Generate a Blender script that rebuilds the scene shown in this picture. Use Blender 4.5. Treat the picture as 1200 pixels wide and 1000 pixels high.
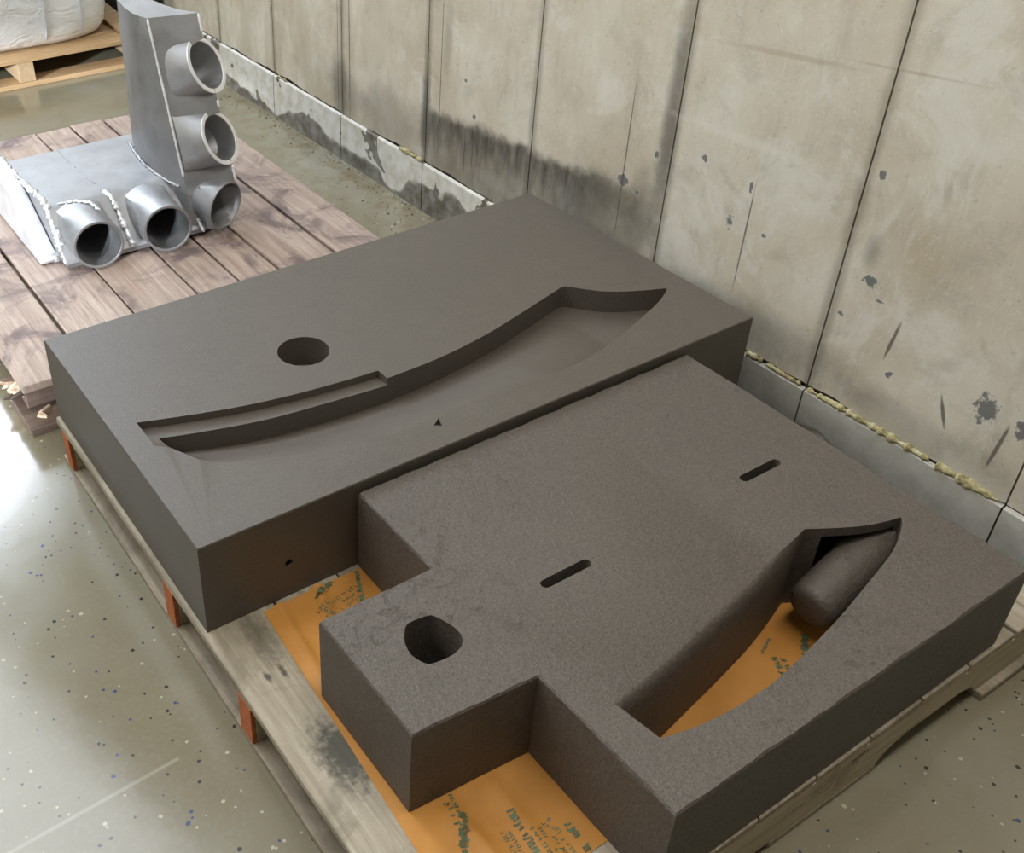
import bpy, bmesh, math, random
from mathutils import Vector, Matrix
from mathutils.noise import noise as pnoise

for o in list(bpy.data.objects):
    bpy.data.objects.remove(o, do_unlink=True)
SC = bpy.context.scene
COL = SC.collection
random.seed(7)

# ------------------------------------------------------------------ camera
cd = bpy.data.cameras.new('camera')
cam = bpy.data.objects.new('camera', cd)
COL.objects.link(cam)
RIGHT = Vector((0.842909, -0.538043, -0.003655))
DOWN = Vector((-0.311815, -0.482937, -0.818256))
FWD = Vector((0.438492, 0.690856, -0.574842))
M = Matrix.Identity(4)
for i in range(3):
    M[i][0] = RIGHT[i]; M[i][1] = -DOWN[i]; M[i][2] = -FWD[i]
M[0][3], M[1][3], M[2][3] = -0.489, -2.111, 1.664
cam.matrix_world = M
cd.sensor_fit = 'HORIZONTAL'
cd.sensor_width = 36.0
cd.lens = 1258.42 / 1200 * 36.0
cd.shift_x = (600 - 423.36) / 1200
cd.shift_y = -(500 - 447.67) / 1200
cd.clip_start = 0.05
SC.camera = cam

# ------------------------------------------------------------------ light
w = bpy.data.worlds.new('workshop_ambient')
SC.world = w
w.use_nodes = True
bg = w.node_tree.nodes['Background']
bg.inputs[0].default_value = (1.0, 0.86, 0.62, 1)
bg.inputs[1].default_value = 0.035


def area(name, loc, target, sx, sy, power, col):
    l = bpy.data.lights.new(name, 'AREA')
    l.shape = 'RECTANGLE'; l.size = sx; l.size_y = sy
    l.energy = power; l.color = col
    o = bpy.data.objects.new(name, l)
    COL.objects.link(o)
    o.location = loc
    o.rotation_euler = (Vector(target) - Vector(loc)).to_track_quat('-Z', 'Y').to_euler()
    return o


area('far_high_window_daylight', (0.0, 5.43, 3.95), (0.55, 4.60, 3.95), 2.8, 2.1, 420, (0.80, 0.89, 1.0))
area('left_window_daylight', (-2.85, -0.5, 2.9), (1.5, -0.9, 1.1), 3.0, 1.0, 62, (1.0, 0.97, 0.91))
area('ceiling_skylight', (-0.9, 1.7, 4.0), (-0.3, 0.2, 0.0), 2.6, 3.0, 150, (0.86, 0.93, 1.0))
area('overhead_fill_light', (0.5, -1.75, 4.4), (0.5, -1.75, 0.0), 2.6, 0.6, 110, (1.0, 0.97, 0.92))  # added fill lamp, no visible fixture; lifts the foreground floor and pallet front
sl = bpy.data.lights.new('low_sun', 'SUN')
sl.energy = 8.0
sl.angle = math.radians(2.5)
sl.color = (0.86, 0.93, 1.0)
so = bpy.data.objects.new('low_sun', sl)
COL.objects.link(so)
so.location = (-8, -5.5, 2.2)
so.rotation_euler = Vector((0.815, 0.540, -0.2126)).to_track_quat('-Z', 'Y').to_euler()

vs = SC.view_settings
vs.view_transform = 'Standard'
vs.look = 'None'
vs.exposure = -0.25
vs.gamma = 1.0
vs.use_curve_mapping = False


# ------------------------------------------------------------------ node helper
class NT:
    def __init__(s, name):
        s.m = bpy.data.materials.new(name)
        s.m.use_nodes = True
        s.t = s.m.node_tree
        s.b = s.t.nodes['Principled BSDF']
        s.pos = s.t.nodes.new('ShaderNodeNewGeometry').outputs['Position']
        tc = s.t.nodes.new('ShaderNodeTexCoord')
        s.obj = tc.outputs['Object']
        s._sep = None

    def lk(s, a, b):
        s.t.links.new(a, b)

    def _in(s, sock, v):
        if isinstance(v, bpy.types.NodeSocket):
            s.lk(v, sock)
        elif v is not None:
            sock.default_value = v

    def xyz(s):
        if s._sep is None:
            n = s.t.nodes.new('ShaderNodeSeparateXYZ')
            s.lk(s.pos, n.inputs[0])
            s._sep = n.outputs
        return s._sep

    def m_(s, op, a, b=None, c=None, clamp=False):
        n = s.t.nodes.new('ShaderNodeMath')
        n.operation = op
        n.use_clamp = clamp
        s._in(n.inputs[0], a); s._in(n.inputs[1], b); s._in(n.inputs[2], c)
        return n.outputs[0]

    def sstep(s, v, lo, hi):
        n = s.t.nodes.new('ShaderNodeMapRange')
        n.interpolation_type = 'SMOOTHSTEP'
        s._in(n.inputs[0], v)
        n.inputs[1].default_value = lo; n.inputs[2].default_value = hi
        return n.outputs[0]

    def scale(s, v, sc):
        n = s.t.nodes.new('ShaderNodeMapping')
        s.lk(v, n.inputs[0])
        n.inputs['Scale'].default_value = sc
        return n.outputs[0]

    def noise(s, sc, det=3.0, rough=0.55, vec=None, dist=0.0):
        n = s.t.nodes.new('ShaderNodeTexNoise')
        s.lk(vec if vec is not None else s.pos, n.inputs['Vector'])
        n.inputs['Scale'].default_value = sc
        n.inputs['Detail'].default_value = det
        n.inputs['Roughness'].default_value = rough
        n.inputs['Distortion'].default_value = dist
        return n.outputs[0]

    def voro(s, sc, vec=None, rand=1.0):
        n = s.t.nodes.new('ShaderNodeTexVoronoi')
        s.lk(vec if vec is not None else s.pos, n.inputs['Vector'])
        n.inputs['Scale'].default_value = sc
        n.inputs['Randomness'].default_value = rand
        return n.outputs['Distance'], n.outputs['Color']

    def ramp(s, f, stops):
        n = s.t.nodes.new('ShaderNodeValToRGB')
        s.lk(f, n.inputs[0])
        e = n.color_ramp.elements
        while len(e) < len(stops):
            e.new(0.5)
        for k, (p, c) in enumerate(stops):
            e[k].position = p
            e[k].color = (*c, 1) if not isinstance(c, (int, float)) else (c, c, c, 1)
        return n.outputs[0]

    def mix(s, f, a, b, mode='MIX'):
        n = s.t.nodes.new('ShaderNodeMix')
        n.data_type = 'RGBA'
        n.blend_type = mode
        s._in(n.inputs[0], f)
        for k, v in ((6, a), (7, b)):
            if isinstance(v, tuple):
                n.inputs[k].default_value = (*v, 1)
            else:
                s.lk(v, n.inputs[k])
        return n.outputs[2]

    def bump(s, h, strength, dist=0.005):
        n = s.t.nodes.new('ShaderNodeBump')
        s.lk(h, n.inputs['Height'])
        n.inputs['Strength'].default_value = strength
        n.inputs['Distance'].default_value = dist
        s.lk(n.outputs[0], s.b.inputs['Normal'])

    def out(s, col, rough=0.6, metal=0.0, spec=0.5):
        s._in(s.b.inputs['Base Color'], (*col, 1) if isinstance(col, tuple) else col)
        s._in(s.b.inputs['Roughness'], rough)
        s._in(s.b.inputs['Metallic'], metal)
        s.b.inputs['Specular IOR Level'].default_value = spec
        return s.m

    # soft ellipse on the wall plane (y, z), optionally with ragged edge
    def spot(s, y, z, ry, rz, soft=0.35, rag=None, rot=0.0):
        p = s.xyz()
        dy = s.m_('SUBTRACT', p[1], y)
        dz = s.m_('SUBTRACT', p[2], z)
        if rot:
            c, sn = math.cos(rot), math.sin(rot)
            a = s.m_('ADD', s.m_('MULTIPLY', dy, c), s.m_('MULTIPLY', dz, sn))
            b = s.m_('SUBTRACT', s.m_('MULTIPLY', dz, c), s.m_('MULTIPLY', dy, sn))
            dy, dz = a, b
        dy = s.m_('DIVIDE', dy, ry)
        dz = s.m_('DIVIDE', dz, rz)
        d = s.m_('SQRT', s.m_('ADD', s.m_('MULTIPLY', dy, dy), s.m_('MULTIPLY', dz, dz)))
        if rag is not None:
            d = s.m_('ADD', d, rag)
        return s.m_('SUBTRACT', 1.0, s.sstep(d, 1.0 - soft, 1.0 + soft))


# ------------------------------------------------------------------ materials
def mat_sand(name, tone, grain, rough_scale, speck, rough, spec):
    n = NT(name)
    big = n.noise(3.5, 3)
    med = n.noise(28, 4, 0.6)
    fine = n.noise(260, 3, 0.7)
    c = n.ramp(big, [(0.3, tuple(0.88 * t for t in tone)), (0.7, tuple(1.10 * t for t in tone))])
    c = n.mix(0.35, c, n.ramp(med, [(0.3, tuple(0.8 * t for t in tone)), (0.7, tuple(1.25 * t for t in tone))]))
    c = n.mix(speck, c, n.ramp(fine, [(0.30, tuple(0.35 * t for t in tone)), (0.70, tuple(1.75 * t for t in tone))]))
    pit = n.noise(rough_scale, 5, 0.7)
    ero = n.m_('MULTIPLY', n.sstep(n.noise(30, 6, 0.75, None, 0.8), 0.54, 0.70), n.sstep(n.noise(5, 2), 0.42, 0.60))
    h = n.m_('ADD', n.m_('MULTIPLY', fine, 0.5 * speck), n.m_('SUBTRACT', n.m_('MULTIPLY', pit, grain), n.m_('MULTIPLY', ero, grain * 0.7)))
    n.bump(h, 0.6, 0.004)
    return n.out(c, rough, 0.0, spec)


def mat_wood(name, dark, light, axis, stain=(0.12, 0.10, 0.11), stain_amt=0.35, extra=None):
    n = NT(name)
    oi = n.t.nodes.new('ShaderNodeObjectInfo')
    sc = {'x': (1.2, 26, 26), 'y': (26, 1.2, 26), 'z': (26, 26, 1.2)}[axis]
    add = n.t.nodes.new('ShaderNodeVectorMath')
    add.operation = 'ADD'
    n.lk(n.pos, add.inputs[0])
    rv = n.m_('MULTIPLY', oi.outputs['Random'], 9.0)
    cb = n.t.nodes.new('ShaderNodeCombineXYZ')
    for k in range(3):
        n.lk(rv, cb.inputs[k])
    n.lk(cb.outputs[0], add.inputs[1])
    v = n.scale(add.outputs[0], sc)
    g = n.noise(3.0, 5, 0.65, v, 0.6)
    g2 = n.noise(11.0, 3, 0.6, v)
    c = n.ramp(g, [(0.28, dark), (0.72, light)])
    c = n.mix(n.m_('MULTIPLY', g2, 0.35), c, tuple(0.55 * t for t in dark))
    tint = n.m_('MULTIPLY', n.m_('SUBTRACT', oi.outputs['Random'], 0.5), 0.5)
    c = n.mix(n.m_('ABSOLUTE', tint), c, (0.30, 0.20, 0.14))
    s = n.noise(6.0, 4, 0.65, add.outputs[0], 0.8)
    c = n.mix(n.m_('MULTIPLY', n.sstep(s, 0.47, 0.68), stain_amt), c, stain)
    if extra:
        c = extra(n, c)
    n.bump(n.m_('ADD', g2, n.m_('MULTIPLY', g, 0.7)), 0.35, 0.003)
    return n.out(c, 0.6, 0.0, 0.35)


def soot_spots(n, c):
    rag = n.m_('MULTIPLY', n.m_('SUBTRACT', n.noise(60, 5, 0.7), 0.5), 1.6)
    p = n.xyz()
    for (x, y, r1, r2, amt) in ((0.075, -1.16, 0.05, 0.09, 0.85), (0.05, -1.46, 0.05, 0.10, 0.6), (0.08, -0.86, 0.03, 0.09, 0.5),
                                (0.045, -0.955, 0.007, 0.017, 0.8), (0.075, -0.955, 0.006, 0.02, 0.8)):
        dx = n.m_('DIVIDE', n.m_('SUBTRACT', p[0], x), r1)
        dy = n.m_('DIVIDE', n.m_('SUBTRACT', p[1], y), r2)
        d = n.m_('SQRT', n.m_('ADD', n.m_('MULTIPLY', dx, dx), n.m_('MULTIPLY', dy, dy)))
        d = n.m_('ADD', d, rag)
        f = n.m_('MULTIPLY', n.m_('SUBTRACT', 1.0, n.sstep(d, 0.3, 1.2)), amt)
        c = n.mix(f, c, (0.035, 0.035, 0.025))
    return c


SAND_A = mat_sand('smooth_printed_sand', (0.079, 0.065, 0.051), 0.08, 60, 0.35, 0.48, 0.7)
SAND_B = mat_sand('coarse_sand', (0.086, 0.070, 0.055), 1.6, 70, 0.6, 0.56, 0.55)
WOOD_FRONT = mat_wood('weathered_grey_tan_board', (0.27, 0.22, 0.15), (0.54, 0.48, 0.37), 'y', (0.13, 0.11, 0.07), 0.5, soot_spots)
WOOD_STR = mat_wood('tan_stringer', (0.40, 0.33, 0.21), (0.66, 0.58, 0.42), 'x', (0.16, 0.12, 0.07), 0.4)
WOOD_FAR = mat_wood('aged_plank', (0.26, 0.18, 0.145), (0.56, 0.46, 0.39), 'y', (0.12, 0.085, 0.085), 0.85)
WOOD_FARX = mat_wood('dark_aged_wood', (0.10, 0.07, 0.055), (0.24, 0.17, 0.13), 'x', (0.06, 0.05, 0.05), 0.5)
WOOD_NEW = mat_wood('fresh_pine', (0.46, 0.29, 0.14), (0.66, 0.46, 0.26), 'x', (0.40, 0.25, 0.12), 0.3)
WOOD_NEWY = mat_wood('fresh_pine_stringer', (0.42, 0.29, 0.16), (0.62, 0.46, 0.28), 'y', (0.40, 0.27, 0.15), 0.3)

_n = NT('splintered_pale_wood')
WOOD_SPLINT = _n.out(_n.ramp(_n.noise(60, 4), [(0.3, (0.45, 0.25, 0.12)), (0.6, (0.80, 0.66, 0.52))]), 0.7)

_n = NT('orange_stringer_paint')
_g = _n.noise(80, 4, 0.6, _n.scale(_n.pos, (1, 3, 0.6)))
PAINT_ORANGE = _n.out(_n.ramp(_g, [(0.3, (0.30, 0.075, 0.02)), (0.6, (0.55, 0.16, 0.05))]), 0.75)

_n = NT('kraft_paper')
_g = _n.noise(7, 4, 0.6)
_c = _n.ramp(_g, [(0.3, (0.40, 0.172, 0.030)), (0.7, (0.53, 0.245, 0.055))])
_n.bump(_n.noise(30, 4), 0.3, 0.003)
PAPER = _n.out(_c, 0.5, 0, 0.35)
_n = NT('green_black_ink')
INK = _n.out(_n.ramp(_n.noise(120, 3), [(0.4, (0.09, 0.07, 0.02)), (0.6, (0.10, 0.16, 0.09))]), 0.6)
_n = NT('stamp_ink')
STAMP = _n.out((0.09, 0.075, 0.06), 0.7)


def mat_alu(name, base, rough, metal=0.85):
    n = NT(name)
    g = n.noise(14, 4, 0.6)
    f = n.noise(420, 2, 0.6)
    c = n.ramp(g, [(0.3, tuple(0.85 * t for t in base)), (0.7, tuple(min(1, 1.1 * t) for t in base))])
    n.bump(n.m_('ADD', f, n.m_('MULTIPLY', g, 1.5)), 0.25, 0.003)
    return n.out(c, n.ramp(g, [(0.3, rough * 0.85), (0.7, rough * 1.15)]), metal)


ALU = mat_alu('cast_aluminium', (0.36, 0.36, 0.365), 0.52)
ALU_BRIGHT = mat_alu('bright_cast_aluminium', (0.80, 0.81, 0.83), 0.38, 0.6)
ALU_RIM = mat_alu('sawn_aluminium_rim', (0.93, 0.94, 0.96), 0.35, 0.25)

# floor : speckled coated concrete
_n = NT('flaked_concrete_floor')
_p = _n.xyz()
_b = _n.noise(1.3, 4, 0.6)
_b2 = _n.noise(5.0, 4, 0.6, None, 0.5)
_c = _n.ramp(_b, [(0.32, (0.178, 0.150, 0.090)), (0.52, (0.222, 0.198, 0.134)), (0.72, (0.275, 0.262, 0.205))])
_c = _n.mix(_n.m_('MULTIPLY', _n.sstep(_b2, 0.5, 0.75), 0.45), _c, (0.20, 0.175, 0.11))
_c = _n.mix(_n.m_('MULTIPLY', _n.sstep(_n.noise(90, 3, 0.7), 0.45, 0.75), 0.25), _c, (0.27, 0.265, 0.22))
_vec = _n.scale(_n.pos, (1, 1, 0.02))
_far = _n.m_('SUBTRACT', 1.0, _n.sstep(_p[1], 0.6, 1.6))
for (_sc, _th, _rs) in ((58, 0.24, 3.1), (85, 0.23, 7.7)):
    _nn = _n.t.nodes.new('ShaderNodeVectorMath'); _nn.operation = 'ADD'
    _n.lk(_vec, _nn.inputs[0]); _nn.inputs[1].default_value = (_rs, _rs * 1.7, 0)
    _d, _vc = _n.voro(_sc, _nn.outputs[0])
    _s3 = _n.t.nodes.new('ShaderNodeSeparateColor'); _n.lk(_vc, _s3.inputs[0])
    _dd = _n.m_('ADD', _d, _n.m_('MULTIPLY', _n.m_('SUBTRACT', _n.noise(260, 2), 0.5), 0.22))
    _chip = _n.m_('LESS_THAN', _dd, _n.m_('MULTIPLY', _s3.outputs[2], _th))
    _on = _n.m_('MULTIPLY', _n.m_('MULTIPLY', _chip, _n.m_('GREATER_THAN', _s3.outputs[0], 0.72)), _far)
    _cc = _n.ramp(_s3.outputs[1], [(0.0, (0.03, 0.03, 0.03)), (0.45, (0.035, 0.037, 0.045)), (0.5, (0.04, 0.06, 0.14)), (0.62, (0.05, 0.07, 0.15)), (0.66, (0.42, 0.39, 0.28)), (1.0, (0.48, 0.46, 0.38))])
    _n.t.nodes[-1].color_ramp.interpolation = 'CONSTANT'
    _c = _n.mix(_on, _c, _cc)
# pale scrape and rust stains
_dl = _n.m_('ABSOLUTE', _n.m_('SUBTRACT', _n.m_('SUBTRACT', _p[1], -0.93), _n.m_('MULTIPLY', _n.m_('SUBTRACT', _p[0], -0.20), 0.05)))
_scr = _n.m_('MULTIPLY', _n.m_('SUBTRACT', 1.0, _n.sstep(_dl, 0.001, 0.006)), _n.m_('LESS_THAN', _p[0], -0.13))
_c = _n.mix(_n.m_('MULTIPLY', _scr, 0.28), _c, (0.50, 0.48, 0.40))
_wl = _n.m_('MULTIPLY', _n.sstep(_n.noise(14, 4, 0.65), 0.46, 0.62), _n.sstep(_p[0], 1.2, 1.45))
_c = _n.mix(_n.m_('MULTIPLY', _wl, 0.6), _c, (0.16, 0.12, 0.06))
_n.bump(_n.noise(30, 3, 0.5), 0.05, 0.003)
FLOOR = _n.out(_c, _n.ramp(_n.noise(3, 3), [(0.3, 0.13), (0.7, 0.20)]), 0, 0.85)

# stained wall panels
_n = NT('stained_wall_panel')
_p = _n.xyz()
_rag = _n.m_('MULTIPLY', _n.m_('SUBTRACT', _n.noise(9, 5, 0.65), 0.5), 1.5)
_ragf = _n.m_('MULTIPLY', _n.m_('SUBTRACT', _n.noise(70, 4, 0.65), 0.5), 3.2)
_b = _n.noise(2.6, 4, 0.6)
_c = _n.ramp(_b, [(0.30, (0.47, 0.40, 0.29)), (0.5, (0.58, 0.52, 0.41)), (0.7, (0.66, 0.615, 0.52))])
_warm = _n.sstep(_p[1], -0.2, -0.9)
_st = _n.noise(3.0, 5, 0.65, _n.scale(_n.pos, (1, 6, 0.8)))
_c = _n.mix(_n.m_('MULTIPLY', _n.sstep(_st, 0.52, 0.78), 0.30), _c, (0.29, 0.26, 0.20))
_c = _n.mix(_n.m_('MULTIPLY', _n.sstep(_n.noise(8, 6, 0.7, None, 0.6), 0.48, 0.72), 0.40), _c, (0.31, 0.28, 0.22))
_c = _n.mix(_n.m_('MULTIPLY', _n.sstep(_n.noise(70, 3, 0.7), 0.62, 0.72), 0.35), _c, (0.22, 0.19, 0.14))
_c = _n.mix(_n.m_('MULTIPLY', _n.sstep(_n.noise(5, 5, 0.7, None, 1.0), 0.50, 0.66), 0.55), _c, (0.68, 0.65, 0.57))
_wsc = _n.noise(6, 3, 0.6, _n.scale(_n.pos, (1, 2.5, 1)), 3.0)
_c = _n.mix(_n.m_('MULTIPLY', _n.m_('SUBTRACT', 1.0, _n.sstep(_n.m_('ABSOLUTE', _n.m_('SUBTRACT', _wsc, 0.5)), 0.0, 0.012)), 0.35), _c, (0.74, 0.71, 0.63))
# smoke-black band along the foot of the middle panels
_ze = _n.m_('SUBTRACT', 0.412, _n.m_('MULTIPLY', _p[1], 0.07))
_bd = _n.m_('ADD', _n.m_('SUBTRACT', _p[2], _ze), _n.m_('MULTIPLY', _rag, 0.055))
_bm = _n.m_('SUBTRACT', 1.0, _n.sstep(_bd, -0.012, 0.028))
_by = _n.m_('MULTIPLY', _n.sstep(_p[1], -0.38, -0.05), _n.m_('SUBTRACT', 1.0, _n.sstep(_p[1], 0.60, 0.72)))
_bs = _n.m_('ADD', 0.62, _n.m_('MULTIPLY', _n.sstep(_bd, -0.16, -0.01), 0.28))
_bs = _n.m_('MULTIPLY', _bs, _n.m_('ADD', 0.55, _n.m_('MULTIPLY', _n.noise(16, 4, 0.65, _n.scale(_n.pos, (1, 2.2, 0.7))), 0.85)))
_c = _n.mix(_n.m_('MULTIPLY', _n.m_('MULTIPLY', _n.sstep(_p[1], 0.3, 1.4), _n.sstep(_n.noise(4, 4, 0.65, _n.scale(_n.pos, (1, 2, 0.8))), 0.30, 0.62)), 0.5), _c, (0.34, 0.285, 0.19))
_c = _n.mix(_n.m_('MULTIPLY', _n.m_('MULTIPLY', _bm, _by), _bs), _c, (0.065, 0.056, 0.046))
_sm = [(-0.20, 0.40, 0.10, 0.05, 0.7, 0.55), (-0.22, 0.30, 0.20, 0.09, 0.6, 0.35),
       (-0.375, 0.66, 0.022, 0.26, 0.8, 0.70), (-0.33, 0.40, 0.05, 0.10, 0.7, 0.45), (0.655, 0.36, 0.022, 0.16, 0.7, 0.8), (1.20, 0.28, 0.05, 0.10, 0.6, 0.5), (1.15, 0.26, 0.10, 0.10, 0.6, 0.35),
       (-0.75, 0.25, 0.30, 0.06, 0.6, 0.40), (0.85, 0.26, 0.18, 0.10, 0.6, 0.35), (-0.98, 0.57, 0.02, 0.035, 0.7, 0.4), (-1.2, 0.22, 0.25, 0.05, 0.6, 0.3), (0.55, 0.62, 0.02, 0.10, 0.7, 0.3)]
for (y, z, ry, rz, so, am) in _sm:
    _c = _n.mix(_n.m_('MULTIPLY', _n.spot(y, z, ry, rz, so, _rag), am), _c, (0.075, 0.068, 0.055))
for _j in (-0.920, -0.396, 0.126, 0.652, 1.180, 1.705, 2.199):
    _c = _n.mix(_n.m_('MULTIPLY', _n.spot(_j, 0.45, 0.016, 0.9, 0.7, _n.m_('MULTIPLY', _rag, 0.9)), 0.45), _c, (0.13, 0.11, 0.08))
# pits, knocks and torn skin
_pits = [(-0.951, 0.736, 0.011, 0.013), (-0.995, 0.503, 0.026, 0.017), (-0.607, 0.483, 0.012, 0.024), (-1.311, 0.359, 0.030, 0.040),
         (-0.499, 0.607, 0.010, 0.010), (-0.247, 0.457, 0.022, 0.020), (-0.349, 0.566, 0.010, 0.016), (-1.395, 0.355, 0.022, 0.034),
         (-0.646, 0.587, 0.006, 0.02), (-0.710, 0.49, 0.008, 0.008), (-0.30, 0.44, 0.012, 0.01), (0.45, 0.52, 0.008, 0.008), (0.40, 0.42, 0.009, 0.009),
         (-1.03, 0.47, 0.012, 0.004), (-0.95, 0.40, 0.010, 0.007), (-1.10, 0.32, 0.01, 0.01)]
for (y, z, ry, rz) in _pits:
    ry *= 0.72; rz *= 0.72
    _c = _n.mix(_n.m_('MULTIPLY', _n.spot(y, z, ry * 1.35, rz * 1.35, 0.4, _ragf), 0.3), _c, (0.62, 0.60, 0.52))
    _c = _n.mix(_n.m_('MULTIPLY', _n.spot(y, z, ry, rz, 0.2, _ragf), 0.85), _c, (0.10, 0.105, 0.105))
_cr = [(-0.245, 0.50, 0.0022, 0.22, 0.0), (-0.657, 0.46, 0.0022, 0.13, 0.0), (-1.082, 0.396, 0.004, 0.045, 0.12), (-1.235, 0.30, 0.004, 0.035, -0.4), (-1.36, 0.29, 0.004, 0.05, 0.1),
       (0.58, 0.5, 0.002, 0.3, 0.0), (1.13, 0.45, 0.003, 0.3, 0.0), (1.21, 0.4, 0.002, 0.3, 0.0), (0.44, 0.30, 0.003, 0.07, 0.0), (0.40, 0.31, 0.002, 0.06, 0.0)]
_ragc = _n.m_('MULTIPLY', _n.m_('SUBTRACT', _n.noise(40, 3, 0.6), 0.5), 0.9)
for (y, z, ry, rz, ro) in _cr:
    _c = _n.mix(_n.m_('MULTIPLY', _n.spot(y, z, ry, rz, 0.35, _ragc, ro), 0.8), _c, (0.07, 0.06, 0.045))
for (y, z, ry, rz, ro) in ((-0.66, 0.905, 0.15, 0.006, -0.1), (-0.95, 0.95, 0.12, 0.003, -0.1), (-0.60, 0.69, 0.2, 0.012, -0.03)):
    _c = _n.mix(_n.m_('MULTIPLY', _n.spot(y, z, ry, rz, 0.6, _ragc, ro), 0.35), _c, (0.30, 0.22, 0.14) if z > 0.8 else (0.72, 0.69, 0.60))
_n.bump(_n.m_('ADD', _n.noise(22, 5, 0.65), _n.m_('MULTIPLY', _b, 2.0)), 0.18, 0.006)
PANEL = _n.out(_c, 0.55, 0, 0.35)

# peeling plinth
_n = NT('peeling_plinth')
_p = _n.xyz()
_r = _n.noise(3.2, 3, 0.5)
_r2 = _n.noise(22, 4, 0.6)
_far = _n.sstep(_p[1], -0.55, 0.1)
_hz = _n.sstep(_n.m_('ADD', _p[2], _n.m_('MULTIPLY', _n.m_('SUBTRACT', _r, 0.5), 0.30)), 0.045, 0.060)
_grey = _n.ramp(_r2, [(0.3, (0.36, 0.335, 0.275)), (0.7, (0.47, 0.45, 0.395))])
_dark = _n.ramp(_r2, [(0.35, (0.10, 0.085, 0.06)), (0.65, (0.25, 0.24, 0.21))])
_white = _n.ramp(_r2, [(0.25, (0.47, 0.43, 0.34)), (0.6, (0.66, 0.64, 0.585))])
_pt = _n.m_('GREATER_THAN', _n.noise(7.5, 3, 0.5, None, 0.6), 0.60)
_white = _n.mix(_pt, _white, _dark)
_c = _n.mix(_n.m_('MULTIPLY', _hz, _far), _n.mix(_far, _grey, _dark), _white)
_n.bump(_n.m_('ADD', _r2, _n.m_('MULTIPLY', _hz, 2.0)), 0.3, 0.004)
PLINTH = _n.out(_c, 0.5, 0, 0.4)

_n = NT('dark_joint')
JOINT = _n.out((0.085, 0.068, 0.045), 0.9)
_n = NT('yellow_foam')
_n.bump(_n.noise(140, 4, 0.7), 0.9, 0.006)
FOAM = _n.out(_n.ramp(_n.noise(45, 4, 0.7), [(0.35, (0.20, 0.16, 0.07)), (0.5, (0.44, 0.38, 0.18)), (0.7, (0.60, 0.56, 0.38))]), 0.85)
_n = NT('rubble')
RUBBLE = _n.out(_n.ramp(_n.noise(50, 3), [(0.35, (0.12, 0.09, 0.05)), (0.65, (0.40, 0.36, 0.28))]), 0.9)
_n = NT('white_woven_bag')
_g = _n.noise(2.5, 4, 0.6)
_n.bump(_n.m_('ADD', _g, _n.m_('MULTIPLY', _n.noise(9, 4, 0.6, _n.scale(_n.pos, (1, 1, 2.2)), 1.0), 0.8)), 0.6, 0.03)
BAG = _n.out(_n.ramp(_g, [(0.3, (0.74, 0.76, 0.78)), (0.7, (0.86, 0.86, 0.86))]), 0.5)
_n = NT('bag_seam_thread')
SEAM = _n.out((0.55, 0.57, 0.62), 0.6)
_n = NT('black_plastic')
BLACK = _n.out(_n.ramp(_n.noise(12, 3), [(0.3, (0.02, 0.02, 0.018)), (0.7, (0.05, 0.045, 0.04))]), 0.5)


# ------------------------------------------------------------------ object helpers
def link(name, me, mat, parent=None):
    me.materials.clear()
    me.materials.append(mat)
    o = bpy.data.objects.new(name, me)
    COL.objects.link(o)
    if parent:
        o.parent = parent
    return o


def thing(name, label, cat, group=None):
    o = bpy.data.objects.new(name, None)
    COL.objects.link(o)
    tag(o, label, cat, group)
    return o


def tag(o, label, cat, group=None):
    o['label'] = label
    o['category'] = cat
    if group:
        o['group'] = group
    return o


def struct(o):
    o['kind'] = 'structure'
    return o


def sharp(me, ang=35):
    for p in me.polygons:
        p.use_smooth = True
    me.set_sharp_from_angle(angle=math.radians(ang))
    return me


def from_py(vs_, fs, fix=True):
    me = bpy.data.meshes.new('m')
    me.from_pydata(vs_, [], fs)
    me.validate()
    if fix:
        bm = bmesh.new()
        bm.from_mesh(me)
        bmesh.ops.remove_doubles(bm, verts=bm.verts, dist=1e-6)
        bmesh.ops.recalc_face_normals(bm, faces=bm.faces)
        bm.to_mesh(me)
        bm.free()
    return me


def box_me(x0, x1, y0, y1, z0, z1, bev=0.0015, jit=0.0):
    bm = bmesh.new()
    bmesh.ops.create_cube(bm, size=1)
    for v in bm.verts:
        v.co = Vector(((x0 + x1) / 2 + v.co.x * (x1 - x0), (y0 + y1) / 2 + v.co.y * (y1 - y0), (z0 + z1) / 2 + v.co.z * (z1 - z0)))
        if jit:
            v.co += Vector([random.uniform(-jit, jit) for _ in range(3)])
    if bev:
        bmesh.ops.bevel(bm, geom=bm.edges[:], offset=bev, segments=1, affect='EDGES')
    me = bpy.data.meshes.new('m')
    bm.to_mesh(me)
    bm.free()
    return me


def box(name, b, mat, parent=None, bev=0.0015, jit=0.0):
    return link(name, box_me(*b, bev=bev, jit=jit), mat, parent)


def rings_me(rings, cap0=True, cap1=True):
    """closed rings of equal length lofted in order"""
    n = len(rings[0])
    v = [tuple(p) for r in rings for p in r]
    f = []
    for i in range(len(rings) - 1):
        for k in range(n):
            a, b = i * n + k, i * n + (k + 1) % n
            f.append((a, b, b + n, a + n))
    if cap0:
        f.append(tuple(range(n - 1, -1, -1)))
    if cap1:
        f.append(tuple((len(rings) - 1) * n + k for k in range(n)))
    return from_py(v, f)


def subdiv(poly, step):
    out = []
    for i, a in enumerate(poly):
        b = poly[(i + 1) % len(poly)]
        L = math.dist(a, b)
        k = max(1, int(L / step))
        for j in range(k):
            t = j / k
            out.append((a[0] + (b[0] - a[0]) * t, a[1] + (b[1] - a[1]) * t))
    return out


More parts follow.
